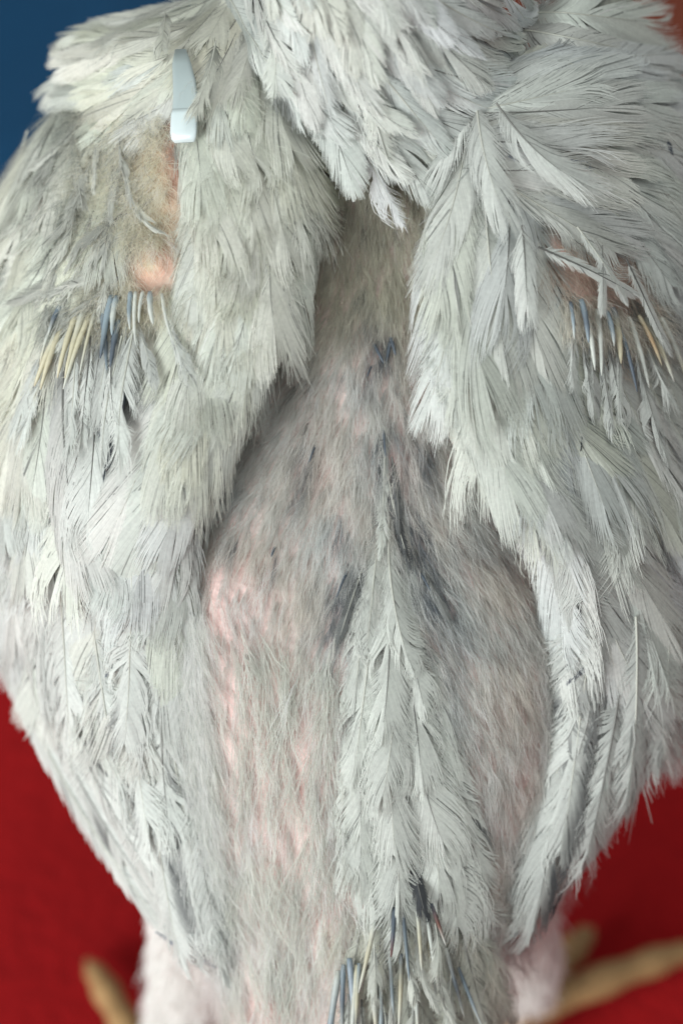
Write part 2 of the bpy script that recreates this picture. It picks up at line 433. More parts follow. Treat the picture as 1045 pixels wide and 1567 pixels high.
def feather_mesh(x, y, ang, L, Wd, surf, curve=0.0, lift=(0.0006, 0.0035), tone=WHITE, base=None, loose=1.0, nb=None, shape='covert',
                 dark=None, camber=0.22, wspread=(40, 18), asym=1.0, r=rng, shaft=None, bare=0.06, nclump=None, tip_lift=0.0, k=5, shaft_r=1.0):
    M = 18
    if shaft is None:
        shaft = np.array([0.60, 0.61, 0.55]) if r.uniform() < 0.45 else np.array([0.20, 0.20, 0.19]) * r.uniform(0.6, 1.4)  # darker shafts have the shadow along the rachis put into their colour
    ss = np.linspace(0, 1, M)
    a = np.radians(ang + curve * (ss - 0.3))
    step = L / (M - 1)
    px = x + np.concatenate([[0], np.cumsum(np.cos(a[:-1]) * step)])
    py = y + np.concatenate([[0], np.cumsum(np.sin(a[:-1]) * step)])
    Nn = surf.normal(px, py)
    Nn = norm(Nn + 0.35 * W)
    for _ in range(2):
        Nn[1:-1] = (Nn[:-2] + 2 * Nn[1:-1] + Nn[2:]) / 4
    Nn = norm(Nn)
    wv = surf.w(px, py)
    wv[1:-1] = (wv[:-2] + wv[1:-1] + wv[2:]) / 3
    C = P(px, py, wv) + Nn * (lift[0] + (lift[1] - lift[0]) * ss + tip_lift * ss ** 3)[:, None]
    T = norm(np.gradient(C, axis=0))
    B = norm(np.cross(T, Nn))
    Nn = np.cross(B, T)
    Lm = np.linalg.norm(np.diff(C, axis=0), axis=1).sum()
    Wm = Wd / S
    if nb is None:
        nb = int(np.clip(L * 0.62, 50, 190))
    vs, fs, cs = [], [], []
    off = 0
    def at(s):
        sc = np.clip(s, 0, 1) * (M - 1)
        i = np.minimum(sc.astype(int), M - 2); f = (sc - i)[..., None]
        c = C[i] * (1 - f) + C[i + 1] * f
        over = np.maximum(s - 1, 0)[..., None]
        c = c + T[-1] * over * Lm
        return c, B[i] * (1 - f) + B[i + 1] * f, Nn[i] * (1 - f) + Nn[i + 1] * f, T[i] * (1 - f) + T[i + 1] * f
    t = np.linspace(0, 1, k + 1)
    tone = np.asarray(tone, float) * r.uniform(0.96, 1.03)
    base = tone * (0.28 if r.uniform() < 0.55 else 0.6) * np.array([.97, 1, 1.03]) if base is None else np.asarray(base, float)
    for side in (-1, 1):
        s0 = np.linspace(bare, 0.985, nb) + r.normal(0, 0.002, nb)
        pf = profile(s0, shape) * Wm * (asym if side > 0 else 2 - asym)
        al = np.radians(wspread[0] + (wspread[1] - wspread[0]) * s0)
        al_full = al
        al = al * (1 - 0.8 * np.clip((s0 - 0.72) / 0.26, 0, 1) ** 1.5)
        nc = nclump or int(r.integers(3, 8))
        edges = np.sort(np.concatenate([[0], r.uniform(0, 1, nc - 1), [1.001]]))
        cid = np.clip(np.searchsorted(edges, (s0 - bare) / (0.985 - bare), side='right') - 1, 0, nc - 1)
        da = np.radians(r.normal(0, 2.8 * loose, nc))[cid] + np.radians(r.normal(0, 1.5 * loose, nb))
        cen = np.array([s0[cid == q].mean() if (cid == q).any() else 0 for q in range(nc)])[cid]
        conv = np.clip(r.normal(0.18, 0.2, nc), 0, 0.65)[cid] * min(1.0, 0.4 + 0.6 * loose)
        dz = r.normal(0, 0.00025 * loose, nc)[cid] + r.normal(0, 0.00006, nb)
        lb = pf / np.sin(al_full) * (1 - 0.25 * np.clip((s0 - 0.8) / 0.2, 0, 1)) * np.exp(r.normal(0, 0.03 + 0.05 * loose, nb)) * (1 + r.normal(0, 0.03 * loose, nc)[cid])
        zone = np.clip(1.6 * np.sin(s0 * r.uniform(5, 11) + r.uniform(0, 6.28)) - 1.25 + 0.5 * loose + 0.9 * np.clip((s0 - 0.8) / 0.2, 0, 1), 0, 1)
        da = da + zone * np.radians(r.normal(0, 2.6, nb))
        dz = dz + zone * r.normal(0, 0.00022, nb)
        plum = np.clip(1 - s0 / 0.28, 0, 1)                     # fluffy base barbs
        da = da + plum * np.radians(r.normal(8, 10, nb))
        bow = np.radians(r.normal(0, 6 * min(loose, 1.6), nc))[cid]
        an = al[:, None] + da[:, None] * t + bow[:, None] * np.sin(np.pi * t) - (al * 0.34)[:, None] * t * (1 - plum)[:, None]
        bb = np.maximum(lb[:, None] * np.sin(an) * t, 0.0) - 0.00012 * np.clip((s0 - .9) / .1, 0, 1)[:, None] * t
        aa = s0[:, None] * Lm + lb[:, None] * np.cos(an) * t + ((cen - s0) * Lm * conv)[:, None] * t ** 2
        wav = plum[:, None] * lb[:, None] * 0.10 * np.sin(t * r.uniform(4, 9, (nb, 1)) + r.uniform(0, 6, (nb, 1))) * t
        aa = aa + wav
        sp = aa / Lm
        c, b_, n_, t_ = at(sp)
        drop = -camber * Wm * (bb / Wm) ** 2 + (dz[:, None] * t) + plum[:, None] * r.normal(0.0003, 0.0006, (nb, 1)) * t
        cen3 = c + side * b_ * bb[..., None] + n_ * drop[..., None]
        dirv = norm(np.gradient(cen3, axis=1))
        wid = np.cross(n_, dirv)
        wid = norm(wid) + n_ * (0.30 * side)
        spacing = Lm * (0.985 - bare) / nb
        hw = spacing * np.sin(np.radians(40)) * np.interp(t, [0, .45, .75, 1], [1.1, 1.05, .62, .2])
        hw = hw[None, :] * (1 - 0.55 * plum)[:, None] * (1 - zone[:, None] * np.interp(t, [0, .25, .55, 1], [0, .1, .62, .7])[None, :])
        hw[:, -1] = spacing * 0.14
        v0 = cen3 - wid * hw[..., None]; v1 = cen3 + wid * hw[..., None]
        vv = np.stack([v0, v1], 2).reshape(-1, 3)
        i = np.arange(nb)[:, None]; j = np.arange(k)[None, :]
        q0 = off + (i * (k + 1) + j) * 2
        fs.append(np.stack([q0, q0 + 1, q0 + 3, q0 + 2], -1).reshape(-1, 4))
        vs.append(vv)
        streak = np.where(r.uniform(0, 1, nb) < 0.05, r.uniform(0.35, 0.7, nb), 1.0)
        g = ((1 + r.normal(0, 0.03, nc)[cid] + r.normal(0, 0.05, nb)) * streak)[:, None, None]
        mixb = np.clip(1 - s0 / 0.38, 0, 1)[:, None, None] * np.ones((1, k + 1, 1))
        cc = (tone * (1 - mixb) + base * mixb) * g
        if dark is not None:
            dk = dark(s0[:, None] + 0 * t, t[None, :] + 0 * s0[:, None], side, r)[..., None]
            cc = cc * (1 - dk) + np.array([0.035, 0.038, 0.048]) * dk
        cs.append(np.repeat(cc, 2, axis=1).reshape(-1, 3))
        off += nb * (k + 1) * 2
    nv = sum(len(f_) for f_ in fs)
    # shaft: four-sided taper
    sr = 0.00042 * (L / 200) ** 0.5 * (1 - 0.85 * ss) * shaft_r
    ring = []
    for (bx, nz_) in ((1, 0), (0, 1), (-1, 0), (0, -1)):
        ring.append(C + B * (sr * bx)[:, None] + Nn * (sr * (nz_ * 0.9 + 0.35))[:, None])
    R = np.stack(ring, 1).reshape(-1, 3)
    i = np.arange(M - 1)[:, None]; j = np.arange(4)[None, :]
    fs.append(off + np.stack([i*4+j, i*4+(j+1) % 4, (i+1)*4+(j+1) % 4, (i+1)*4+j], -1).reshape(-1, 4))
    vs.append(R); cs.append(np.repeat(np.array(shaft)[None, :] * np.ones((M * 4, 1)), 1, 0))
    F = np.vstack(fs)
    mi = np.zeros(len(F)); mi[nv:] = 1
    return raw_mesh('feather', np.vstack(vs) - INV, F, [M_vane, M_shaft], np.clip(np.vstack(cs), 0.01, 0.9), mi)

def add_feather(name, parent, *a, **kw):
    return link(name, feather_mesh(*a, **kw), parent)

def inside(px, py, poly):
    c = np.zeros(np.shape(px), bool)
    n = len(poly)
    for i in range(n):
        x1, y1 = poly[i]; x2, y2 = poly[(i + 1) % n]
        cond = ((y1 > py) != (y2 > py)) & (px < (x2 - x1) * (py - y1) / (y2 - y1 + 1e-9) + x1)
        c ^= cond
    return c

def field(guides):
    g = np.array(guides, float)
    def f(x, y):
        x = np.asarray(x, float)[..., None]; y = np.asarray(y, float)[..., None]
        w = 1 / ((x - g[:, 0]) ** 2 + (y - g[:, 1]) ** 2 + 300) ** 1.5
        w = w / w.sum(-1, keepdims=True)
        a = np.radians(g[:, 2])
        ang = np.degrees(np.arctan2((w * np.sin(a)).sum(-1), (w * np.cos(a)).sum(-1)))
        return ang, (w * g[:, 3]).sum(-1), (w * g[:, 4]).sum(-1)
    return f

def scatter(poly, dist, holes=(), r=rng):
    p = np.array(poly, float)
    x0, y0 = p.min(0); x1, y1 = p.max(0)
    pts = []
    for _ in range(int((x1 - x0) * (y1 - y0) / dist ** 2 * 12)):
        x, y = r.uniform(x0, x1), r.uniform(y0, y1)
        if not inside(np.array(x), np.array(y), poly): continue
        if any(inside(np.array(x), np.array(y), h) for h in holes): continue
        if all((x - q[0]) ** 2 + (y - q[1]) ** 2 > dist ** 2 for q in pts):
            pts.append((x, y))
    return pts

def dk_edge(side0, s_a, s_b, t_a, amt=0.85):
    def f(s, t, side, r):
        if side != side0: return np.zeros_like(t)
        m = np.exp(-((s - (s_a + s_b) / 2) / ((s_b - s_a) / 2)) ** 4)
        return amt * m * np.clip((t - t_a) / 0.25, 0, 1)
    return f
def dk_base(s_b, amt=0.8):
    return lambda s, t, side, r: amt * np.clip((s_b - s) / 0.15, 0, 1)
def dk_streak(side0, s_a, s_b, amt=0.75):
    def f(s, t, side, r):
        if side != side0: return np.zeros_like(t)
        return amt * ((s > s_a) & (s < s_b)) * np.clip((t - 0.15) / 0.2, 0, 1)
    return f
def random_dark(r, p):
    q = r.uniform()
    sd = r.choice([-1, 1])
    if q < p * 0.4: return dk_edge(sd, *(lambda a: (a, a + r.uniform(.15, .4)))(r.uniform(.3, .6)), r.uniform(.2, .6), r.uniform(.4, .8))
    if q < p * 0.8: return (lambda a: dk_streak(sd, a, a + r.uniform(.03, .09), r.uniform(.5, .85)))(r.uniform(.35, .8))
    if q < p: return dk_base(r.uniform(.35, .55), r.uniform(.5, .8))
    return None

def groom(name, parent, surf, poly, dist, guides, holes=(), shape='covert', loose=1.0, jit=4.5, pdark=0.2, tone=WHITE, lift=(0.0006, 0.0026), tonevar=0.03, stretch=1.55, fat=1.5, keepout=None, **kw):
    fl = field(guides)
    pts = scatter(poly, dist, holes)
    for (x, y) in pts:
        a, L, Wd = fl(x, y)
        a = float(a) + rng.normal(0, jit); L = float(L) * stretch * rng.uniform(0.8, 1.2); Wd = float(Wd) * fat * rng.uniform(0.8, 1.2)
        tn = np.asarray(tone) * (1 + rng.normal(0, tonevar)) * np.array([1 + rng.normal(0, .012), 1, 1 + rng.normal(0, .02)])
        if keepout is not None and any(inside(np.array(x + math.cos(math.radians(a)) * L * q), np.array(y + math.sin(math.radians(a)) * L * q), keepout) for q in (0, .25, .4, .55)):
            continue
        # the root sits up-stream so that the seen part of the feather covers the spot
        rx = x - math.cos(math.radians(a)) * L * 0.45; ry = y - math.sin(math.radians(a)) * L * 0.45
        add_feather(name, parent, rx, ry, a, L, Wd, surf, curve=rng.normal(0, 14), lift=lift, tone=tn, loose=loose * rng.choice([0.25, 0.4, 0.65, 1.3]), shape=shape, dark=random_dark(rng, pdark), tip_lift=rng.uniform(0, 0.0015), **kw)
    return len(pts)

OLIVE = np.array([0.68, 0.69, 0.63]); COOL = np.array([0.74, 0.76, 0.735])
count = {}
# --- left wing
left_bare = [(190, 150), (285, 175), (292, 300), (285, 440), (255, 560), (90, 600), (85, 470), (180, 420)]
gL = [(330, 150, 78, 150, 34), (430, 170, 70, 160, 36), (470, 300, 92, 170, 36), (350, 330, 95, 170, 36), (300, 430, 103, 160, 34), (430, 430, 98, 190, 38),
      (400, 540, 107, 190, 38), (340, 600, 106, 200, 40), (300, 680, 105, 210, 42), (260, 790, 98, 230, 44), (240, 900, 95, 230, 44),
      (60, 250, 118, 150, 34), (20, 350, 106, 160, 36), (70, 430, 103, 160, 34), (30, 550, 97, 180, 40), (50, 680, 98, 210, 46), (110, 760, 90, 240, 48), (190, 720, 93, 230, 46),
      (60, 880, 88, 240, 48), (150, 920, 90, 250, 48), (40, 970, 82, 200, 44)]
count['l1'] = groom('secondary_feather', left_wing, s_lw, [(-60, 620), (150, 610), (200, 640), (330, 620), (285, 800), (268, 900), (262, 960), (150, 940), (90, 900), (20, 840), (-40, 780)], 43, gL,
                    shape='covert', loose=0.8, pdark=0.42, tone=COOL * 1.02, lift=(0.0006, 0.0028))
count['l2'] = groom('scapular_feather', left_wing, s_lw, [(290, 110), (400, 90), (448, 200), (452, 320), (445, 400), (395, 510), (340, 590), (270, 620), (275, 560), (295, 440), (300, 300)], 38, gL,
                    loose=1.0, pdark=0.15, tone=OLIVE * 1.12)
count['l3'] = groom('covert_feather', left_wing, s_lw, [(95, 170), (190, 165), (180, 330), (150, 400), (85, 470), (90, 600), (-50, 640), (-50, 330), (20, 270)], 38, gL, loose=1.1, pdark=0.12, tone=OLIVE * 1.12)
gT = [(290, 50, 150, 150, 32), (220, 60, 165, 150, 32), (150, 80, 165, 95, 28), (110, 120, 150, 80, 26), (100, 160, 130, 90, 26), (220, 130, 140, 130, 30), (330, 110, 95, 130, 30), (370, 40, 120, 140, 32), (400, 110, 80, 150, 34)]
count['l4'] = groom('covert_feather', left_wing, s_lw, [(120, 90), (160, 40), (240, 14), (360, -8), (400, 80), (330, 120), (270, 150), (200, 150), (130, 130)], 25, gT, stretch=1.0, fat=1.15, loose=1.0, pdark=0.1, tone=OLIVE * 1.12)
# flight feathers that close the folded wing (root x, y, angle, length, half-width, curve, dark)
for (x, y, a, L, w_, cv, lo, lf) in [
    (-40, 850, 66, 720, 42, -28, 0.5, .0004), (-12, 850, 67, 670, 42, -26, 0.5, .0009), (22, 860, 68, 600, 42, -20, 0.5, .0013),
    (15, 790, 72, 310, 42, -8, 0.5, .0012), (45, 810, 72, 340, 42, -8, 0.5, .0014), (75, 820, 72, 400, 42, -8, 0.6, .0017), (100, 840, 73, 450, 42, -8, 0.6, .0020), (125, 850, 74, 495, 44, -8, 0.7, .0024),
    (140, 870, 76, 560, 46, -8, 0.9, .0028), (170, 880, 78, 580, 46, -8, 0.8, .0032), (200, 880, 79, 570, 46, -7, 0.7, .0036), (228, 890, 81, 570, 44, -6, 0.6, .0040), (255, 900, 83, 580, 40, -6, 0.6, .0042),
    (150, 960, 80, 270, 44, -6, 2.4, .0055), (200, 980, 84, 300, 42, -10, 2.8, .0060), (245, 1000, 87, 280, 34, -8, 1.0, .0052), (205, 860, 90, 260, 46, 4, 1.2, .0066), (228, 1160, 79, 300, 38, -8, 0.7, .0054), (100, 900, 84, 240, 46, 0, 1.0, .0056)]:
    add_feather('flight_feather', left_wing, x, y, a, L, w_, s_lw, curve=cv, lift=(lf * 0.5, lf), tone=COOL * rng.uniform(0.97, 1.08), base=COOL * 0.85, loose=lo * 1.3, shape='flight', nb=130, asym=0.9,
                dark=random_dark(rng, 0.5) if not .0013 < lf < .0045 else dk_edge(rng.choice([-1, 1]), .25, .95, .25, rng.uniform(.55, .85)), wspread=(42, 24), nclump=int(rng.integers(9, 15)), bare=0.02)
# --- right wing
right_bare = [(820, 375), (880, 350), (940, 385), (1000, 450), (1005, 540), (940, 550), (880, 520), (835, 450)]
gR = [(680, 330, 95, 170, 38), (652, 430, 92, 180, 36), (670, 550, 82, 190, 36), (700, 650, 72, 190, 36), (745, 690, 74, 180, 36), (730, 400, 88, 190, 42), (770, 460, 72, 190, 40), (800, 520, 62, 180, 38),
      (780, 610, 74, 190, 38), (850, 540, 60, 180, 38), (920, 600, 64, 190, 40), (1000, 580, 66, 180, 38), (860, 680, 72, 200, 42), (835, 770, 74, 210, 42), (905, 760, 64, 210, 44), (980, 740, 54, 200, 44),
      (1030, 820, 62, 200, 44), (900, 880, 74, 220, 44), (960, 920, 66, 210, 44), (1030, 950, 72, 200, 42), (1040, 500, 72, 170, 36), (1030, 400, 72, 160, 34)]
count['r1'] = groom('secondary_feather', right_wing, s_rw, [(800, 640), (1060, 560), (1090, 700), (1085, 860), (1040, 930), (920, 960), (895, 900), (845, 840), (805, 740)], 45, gR, loose=1.1, pdark=0.32, tone=COOL, lift=(0.0006, 0.0028))
count['r2'] = groom('scapular_feather', right_wing, s_rw, [(690, 260), (780, 290), (810, 400), (850, 500), (900, 560), (1050, 560), (1050, 640), (800, 650), (770, 700), (724, 645), (676, 555), (668, 450), (676, 340)], 40, gR,
                    holes=[right_bare], loose=1.0, pdark=0.15, tone=np.array([0.715, 0.735, 0.695]))
gH = [(740, 230, 5, 170, 36), (820, 240, 18, 180, 38), (900, 280, 38, 180, 36), (960, 330, 58, 170, 34), (1000, 240, 62, 160, 32), (1030, 400, 75, 160, 32), (820, 330, 28, 170, 34), (730, 160, -12, 160, 38),
      (800, 90, -8, 150, 40), (870, 50, 5, 140, 40), (920, 120, 12, 150, 38), (990, 90, 28, 130, 34), (770, 300, 35, 170, 34), (860, 180, 12, 160, 36), (1040, 280, 70, 150, 32)]
count['r3'] = groom('covert_feather', right_wing, s_rw, [(715, 190), (745, 125), (835, 95), (855, 20), (920, -15), (950, 30), (985, 100), (1070, 240), (1085, 400), (1030, 400), (945, 335), (880, 305), (800, 310), (710, 260)], 37, gH, keepout=[(975, -80), (1300, -80), (1300, 150), (1055, 125), (1000, 55)],
                    loose=1.2, pdark=0.2, tone=COOL * 0.98)
for (x, y, a, L, w_, cv, lo, lf) in [
    (1122, 870, 116, 650, 44, 28, 0.4, .0004), (1095, 870, 114, 610, 44, 26, 0.4, .0009), (1062, 870, 112, 560, 44, 20, 0.5, .0013),
    (1070, 790, 108, 270, 42, 12, 0.5, .0014), (1045, 810, 108, 310, 42, 12, 0.5, .0017), (1020, 820, 108, 360, 42, 12, 0.6, .0020), (995, 830, 108, 410, 42, 12, 0.6, .0023), (970, 840, 108, 460, 44, 12, 0.6, .0026),
    (950, 850, 106, 500, 46, 10, 0.6, .0030), (930, 860, 104, 500, 46, 10, 0.7, .0034), (905, 890, 101, 420, 44, 8, 0.8, .0036),
    (905, 890, 96, 400, 46, 8, 1.2, .0036), (965, 940, 92, 260, 38, 14, 2.8, .0056), (1010, 910, 92, 250, 38, 14, 2.8, .0056), (885, 1080, 102, 330, 46, 6, 0.8, .0034), (940, 1060, 102, 250, 40, 10, 2.6, .0052), (990, 1000, 100, 230, 40, 10, 2.6, .0050)]:
    add_feather('flight_feather', right_wing, x, y, a, L, w_, s_rw, curve=cv, lift=(lf * 0.5, lf), tone=COOL * rng.uniform(0.9, 1.02), base=COOL * 0.8, loose=lo * 1.3, shape='flight', nb=130, asym=1.1,
                dark=random_dark(rng, 0.5) if not .0013 < lf < .0045 else dk_edge(rng.choice([-1, 1]), .25, .95, .25, rng.uniform(.55, .85)), wspread=(42, 24), nclump=int(rng.integers(9, 15)), bare=0.02)
# broken vanes lying over the bare patch of the right wing
for (x, y, a, L, w_) in [(815, 385, 27, 150, 13), (790, 350, 84, 120, 22), (905, 380, 92, 90, 12), (870, 350, 60, 130, 10), (940, 400, 66, 150, 12)]:
    add_feather('broken_feather', right_wing, x, y, a, L, w_, s_rw, lift=(0.006, 0.007), tone=COOL * 1.05, base=COOL, loose=0.5, shape='flight', wspread=(30, 18), nclump=5)
DK = np.array([0.045, 0.05, 0.06])  # black streaks and shade in the gaps, laid in as slim dark feathers
for (wg, sf, x, y, a, L, w_, lf, tn) in [(left_wing, s_lw, 172, 540, 89, 190, 15, .0085, DK), (left_wing, s_lw, 158, 555, 86, 150, 13, .0085, DK * 1.6), (left_wing, s_lw, 200, 560, 96, 130, 11, .0085, DK * 2), (left_wing, s_lw, 186, 500, 92, 110, 10, .0095, DK * 2.2), (left_wing, s_lw, 268, 650, 100, 130, 9, .0055, DK), (left_wing, s_lw, 235, 1010, 128, 130, 13, .008, DK),
    (left_wing, s_lw, 262, 980, 78, 110, 12, .006, DK * 2), (left_wing, s_lw, 215, 930, 110, 110, 12, .008, DK * 3), (left_wing, s_lw, 240, 1425, 30, 110, 11, .002, DK * 4),
    (right_wing, s_rw, 900, 1290, 130, 190, 8, .004, DK), (right_wing, s_rw, 872, 1330, 118, 80, 6, .005, DK), (right_wing, s_rw, 998, 280, 58, 130, 9, .006, DK * 2), (right_wing, s_rw, 970, 985, 70, 130, 9, .008, DK * 2), (right_wing, s_rw, 950, 1060, 66, 110, 9, .008, DK * 2.5), (right_wing, s_rw, 800, 575, 80, 130, 8, .0055, DK), (right_wing, s_rw, 885, 590, 90, 100, 3, .007, DK), (right_wing, s_rw, 760, 235, 8, 130, 22, .006, DK * 5),
    (right_wing, s_rw, 965, 130, 60, 120, 12, .006, DK * 2), (right_wing, s_rw, 905, 1000, 128, 90, 7, .0085, DK * 2)]:
    add_feather('covert_feather', wg, x, y, a, L, w_, sf, lift=(lf * .25, lf * .42), tone=tn * 1.6, base=tn * 1.6, loose=1.2, shape='hackle', curve=rng.normal(0, 12), shaft=tn)
# --- neck hackle and the soft feathers at its foot
gN = [(450, 40, 86, 190, 26), (475, 140, 78, 190, 26), (500, 230, 64, 190, 24), (555, 260, 58, 180, 24), (560, 110, 48, 200, 26), (610, 50, 38, 190, 26), (620, 190, 46, 180, 24), (670, 120, 32, 170, 24), (600, 270, 60, 160, 22),
      (380, 20, 55, 180, 28), (430, 90, 66, 180, 28), (560, -60, 55, 190, 28), (480, -80, 80, 190, 28), (640, -60, 40, 180, 28)]
count['n'] = groom('hackle_feather', body, s_body, [(400, -120), (700, -120), (720, 20), (690, 105), (650, 195), (600, 232), (542, 212), (490, 158), (450, 110), (370, 50)], 33, gN, fat=1.5, stretch=1.3, shape='hackle', loose=1.4, pdark=0.1, tone=COOL * 1.05,
                   lift=(0.002, 0.009), jit=8)
# --- the saddle plume down the middle of the rump
for (x, y, a, L, w_, cv, lf, dk) in [
    (588, 655, 92, 190, 18, 10, .003, dk_edge(1, 0, .5, .2)), (600, 740, 78, 190, 26, 10, .002, dk_edge(1, .1, .7, .2)), (585, 760, 98, 230, 36, -10, .003, dk_base(.25)), (598, 770, 88, 240, 40, 0, .005, None),
    (575, 830, 101, 230, 38, -8, .003, dk_edge(1, .1, .3, .4)), (610, 830, 82, 240, 40, -4, .004, dk_edge(-1, .1, .3, .4)), (592, 850, 90, 250, 46, 4, .006, None),
    (570, 920, 98, 240, 42, -6, .004, None), (615, 920, 82, 250, 44, 4, .005, None), (594, 930, 88, 260, 46, 6, .007, None), (640, 960, 74, 220, 36, 8, .003, None),
    (565, 1010, 97, 240, 42, -6, .004, None), (622, 1010, 80, 260, 46, 4, .005, None), (592, 1020, 88, 260, 46, -6, .007, None), (650, 1050, 68, 220, 36, 8, .004, None),
    (570, 1090, 98, 230, 42, -6, .004, None), (632, 1090, 76, 260, 46, 6, .005, None), (600, 1100, 87, 260, 48, 4, .007, None), (665, 1130, 64, 210, 32, 10, .004, dk_streak(-1, .5, .58)),
    (575, 1160, 96, 210, 42, -4, .004, None), (645, 1170, 70, 230, 42, 8, .005, None), (605, 1170, 88, 230, 46, 4, .006, None), (640, 1200, 80, 180, 34, 0, .004, dk_edge(-1, .5, .8, .2)), (680, 1220, 66, 180, 32, 6, .003, None), (628, 1285, 76, 95, 15, 8, .009, lambda s, t, sd, r: 0.95 + 0 * t), (592, 725, 76, 150, 13, 8, .0045, lambda s, t, sd, r: 0.88 + 0 * t), (600, 700, 82, 120, 9, 8, .004, lambda s, t, sd, r: 0.8 + 0 * t), (642, 840, 62, 120, 11, 8, .004, lambda s, t, sd, r: 0.7 + 0 * t), (552, 860, 112, 120, 12, 0, .004, lambda s, t, sd, r: 0.75 + 0 * t)]:  # the wholly dark entries paint the black shading beside the plume as feathers
    add_feather('saddle_feather', body, x - (x - 595) * 0.15, y, 90 + (a - 90) * .85, L * 1.05, w_ * 1.12 * np.clip(0.62 + (y - 760) / 600, .62, 1), s_body, curve=cv + rng.normal(0, 10), wspread=(46, 22), lift=(0.001, lf), tone=np.array([0.73, 0.75, 0.715]) * rng.uniform(0.97, 1.06), loose=rng.uniform(0.8, 1.9), dark=dk, camber=0.12)
# --- tail coverts
for (x, y, a, L, w_, lf) in [(590, 1330, 96, 200, 30, .003), (620, 1340, 90, 230, 32, .004), (655, 1340, 86, 240, 34, .004), (690, 1350, 80, 230, 34, .003), (715, 1370, 76, 220, 32, .002), (640, 1400, 90, 230, 30, .005),
    (670, 1420, 86, 220, 32, .005), (605, 1410, 94, 220, 26, .004), (700, 1440, 82, 200, 30, .003), (730, 1440, 84, 180, 26, .001), (575, 1450, 92, 200, 22, .003), (560, 1380, 100, 150, 22, .002)]:
    add_feather('tail_feather', body, x, y, a, L, w_, s_body, curve=rng.normal(0, 10), lift=(0.002, lf * 1.8 + .002), tone=np.array([0.66, 0.67, 0.60]) * rng.uniform(0.92, 1.06), loose=1.8, shape='plume', dark=random_dark(rng, 0.5), wspread=(38, 26))
print('FEATHERS', count)

# ------------------------------------------------------------------ pin feathers (sheathed quills)
def quill_mesh(x, y, ang, L, rad, surf, h0, h1, c0, c1, c2, thick=0.85):
    M, K = 12, 8
    x += rng.normal(0, 3); y += rng.normal(0, 5); ang += rng.normal(0, 4); L *= rng.uniform(.65, 1.2); rad *= rng.uniform(.7, 1.2); h1 += rng.uniform(-.001, .002)
    ss = np.linspace(0, 1, M); a = math.radians(ang)
    px = x + math.cos(a) * L * ss; py = y + math.sin(a) * L * ss
    N = surf.normal(px, py); N = norm(N + 0.5 * W)
    C = surf.point(px, py) + N * (h0 + (h1 - h0) * ss + 0.001 * np.sin(ss * 3.1))[:, None]
    T = norm(np.gradient(C, axis=0)); B = norm(np.cross(T, N)); N = np.cross(B, T)
    r = rad * thick / S * np.interp(ss, [0, .1, .5, .85, 1], [.7, 1, .9, .6, .2]) * (1 + 0.08 * np.sin(ss * 19 + x))
    th = np.linspace(0, 2 * np.pi, K, endpoint=False)
    R = C[:, None] + r[:, None, None] * (np.cos(th)[None, :, None] * B[:, None] + np.sin(th)[None, :, None] * N[:, None])
    v, f = loft(R)
    cm = np.where(ss[:, None] < .5, c0 + (c1 - c0) * (ss[:, None] / .5), c1 + (c2 - c1) * ((ss[:, None] - .5) / .5))
    c = np.repeat(cm, K, 0); c = np.vstack([c, c0, c2])
    return raw_mesh('pin_feather', v - INV, f, [M_quill], c)
M_quill = feather_material('quill_sheath', trans=0.12, rough=0.42, spec=0.4, noise=700, amount=0.15)
BLUE = lin(150, 166, 176); PALE = lin(208, 212, 206); CREAM = lin(208, 202, 176); INK = lin(96, 106, 118)
for (x, y, a, L, rd, c0, c1, c2) in [
    (178, 452, 92, 95, 6, BLUE, BLUE, INK), (190, 452, 92, 100, 5, BLUE, PALE, BLUE), (204, 450, 92, 85, 6, BLUE, BLUE * .8, PALE), (216, 446, 88, 75, 5, PALE, PALE, PALE), (226, 446, 86, 60, 4, PALE, PALE, PALE),
    (238, 446, 78, 80, 5, BLUE, PALE, PALE), (250, 450, 72, 70, 4, PALE, PALE, PALE), (170, 460, 96, 110, 6, BLUE, INK, BLUE * .7), (184, 500, 94, 90, 6, BLUE, INK, INK), (148, 485, 98, 100, 6, CREAM, CREAM, PALE), (136, 485, 100, 110, 6, PALE, CREAM, CREAM),
    (124, 488, 101, 110, 6, CREAM, CREAM, CREAM), (112, 490, 102, 110, 6, CREAM, CREAM * .9, CREAM), (100, 490, 104, 105, 6, PALE, CREAM, CREAM), (108, 465, 104, 80, 5, BLUE, INK, PALE), (90, 490, 105, 100, 5, PALE, PALE, CREAM), (158, 480, 96, 110, 5, PALE, CREAM, PALE)]:
    link('pin_feather', quill_mesh(x, y, a, L, rd, s_lw, 0.0035, 0.0065, c0, c1, c2), left_wing)
    if rng.uniform() < .55: add_feather('broken_feather', left_wing, x + math.cos(math.radians(a)) * L * .55, y + math.sin(math.radians(a)) * L * .55, a + rng.normal(0, 5), L * rng.uniform(.8, 1.5), rng.uniform(10, 20), s_lw, lift=(.004, .006), tone=COOL * rng.uniform(.8, 1.1), loose=1.6, shape='plume', wspread=(26, 12))
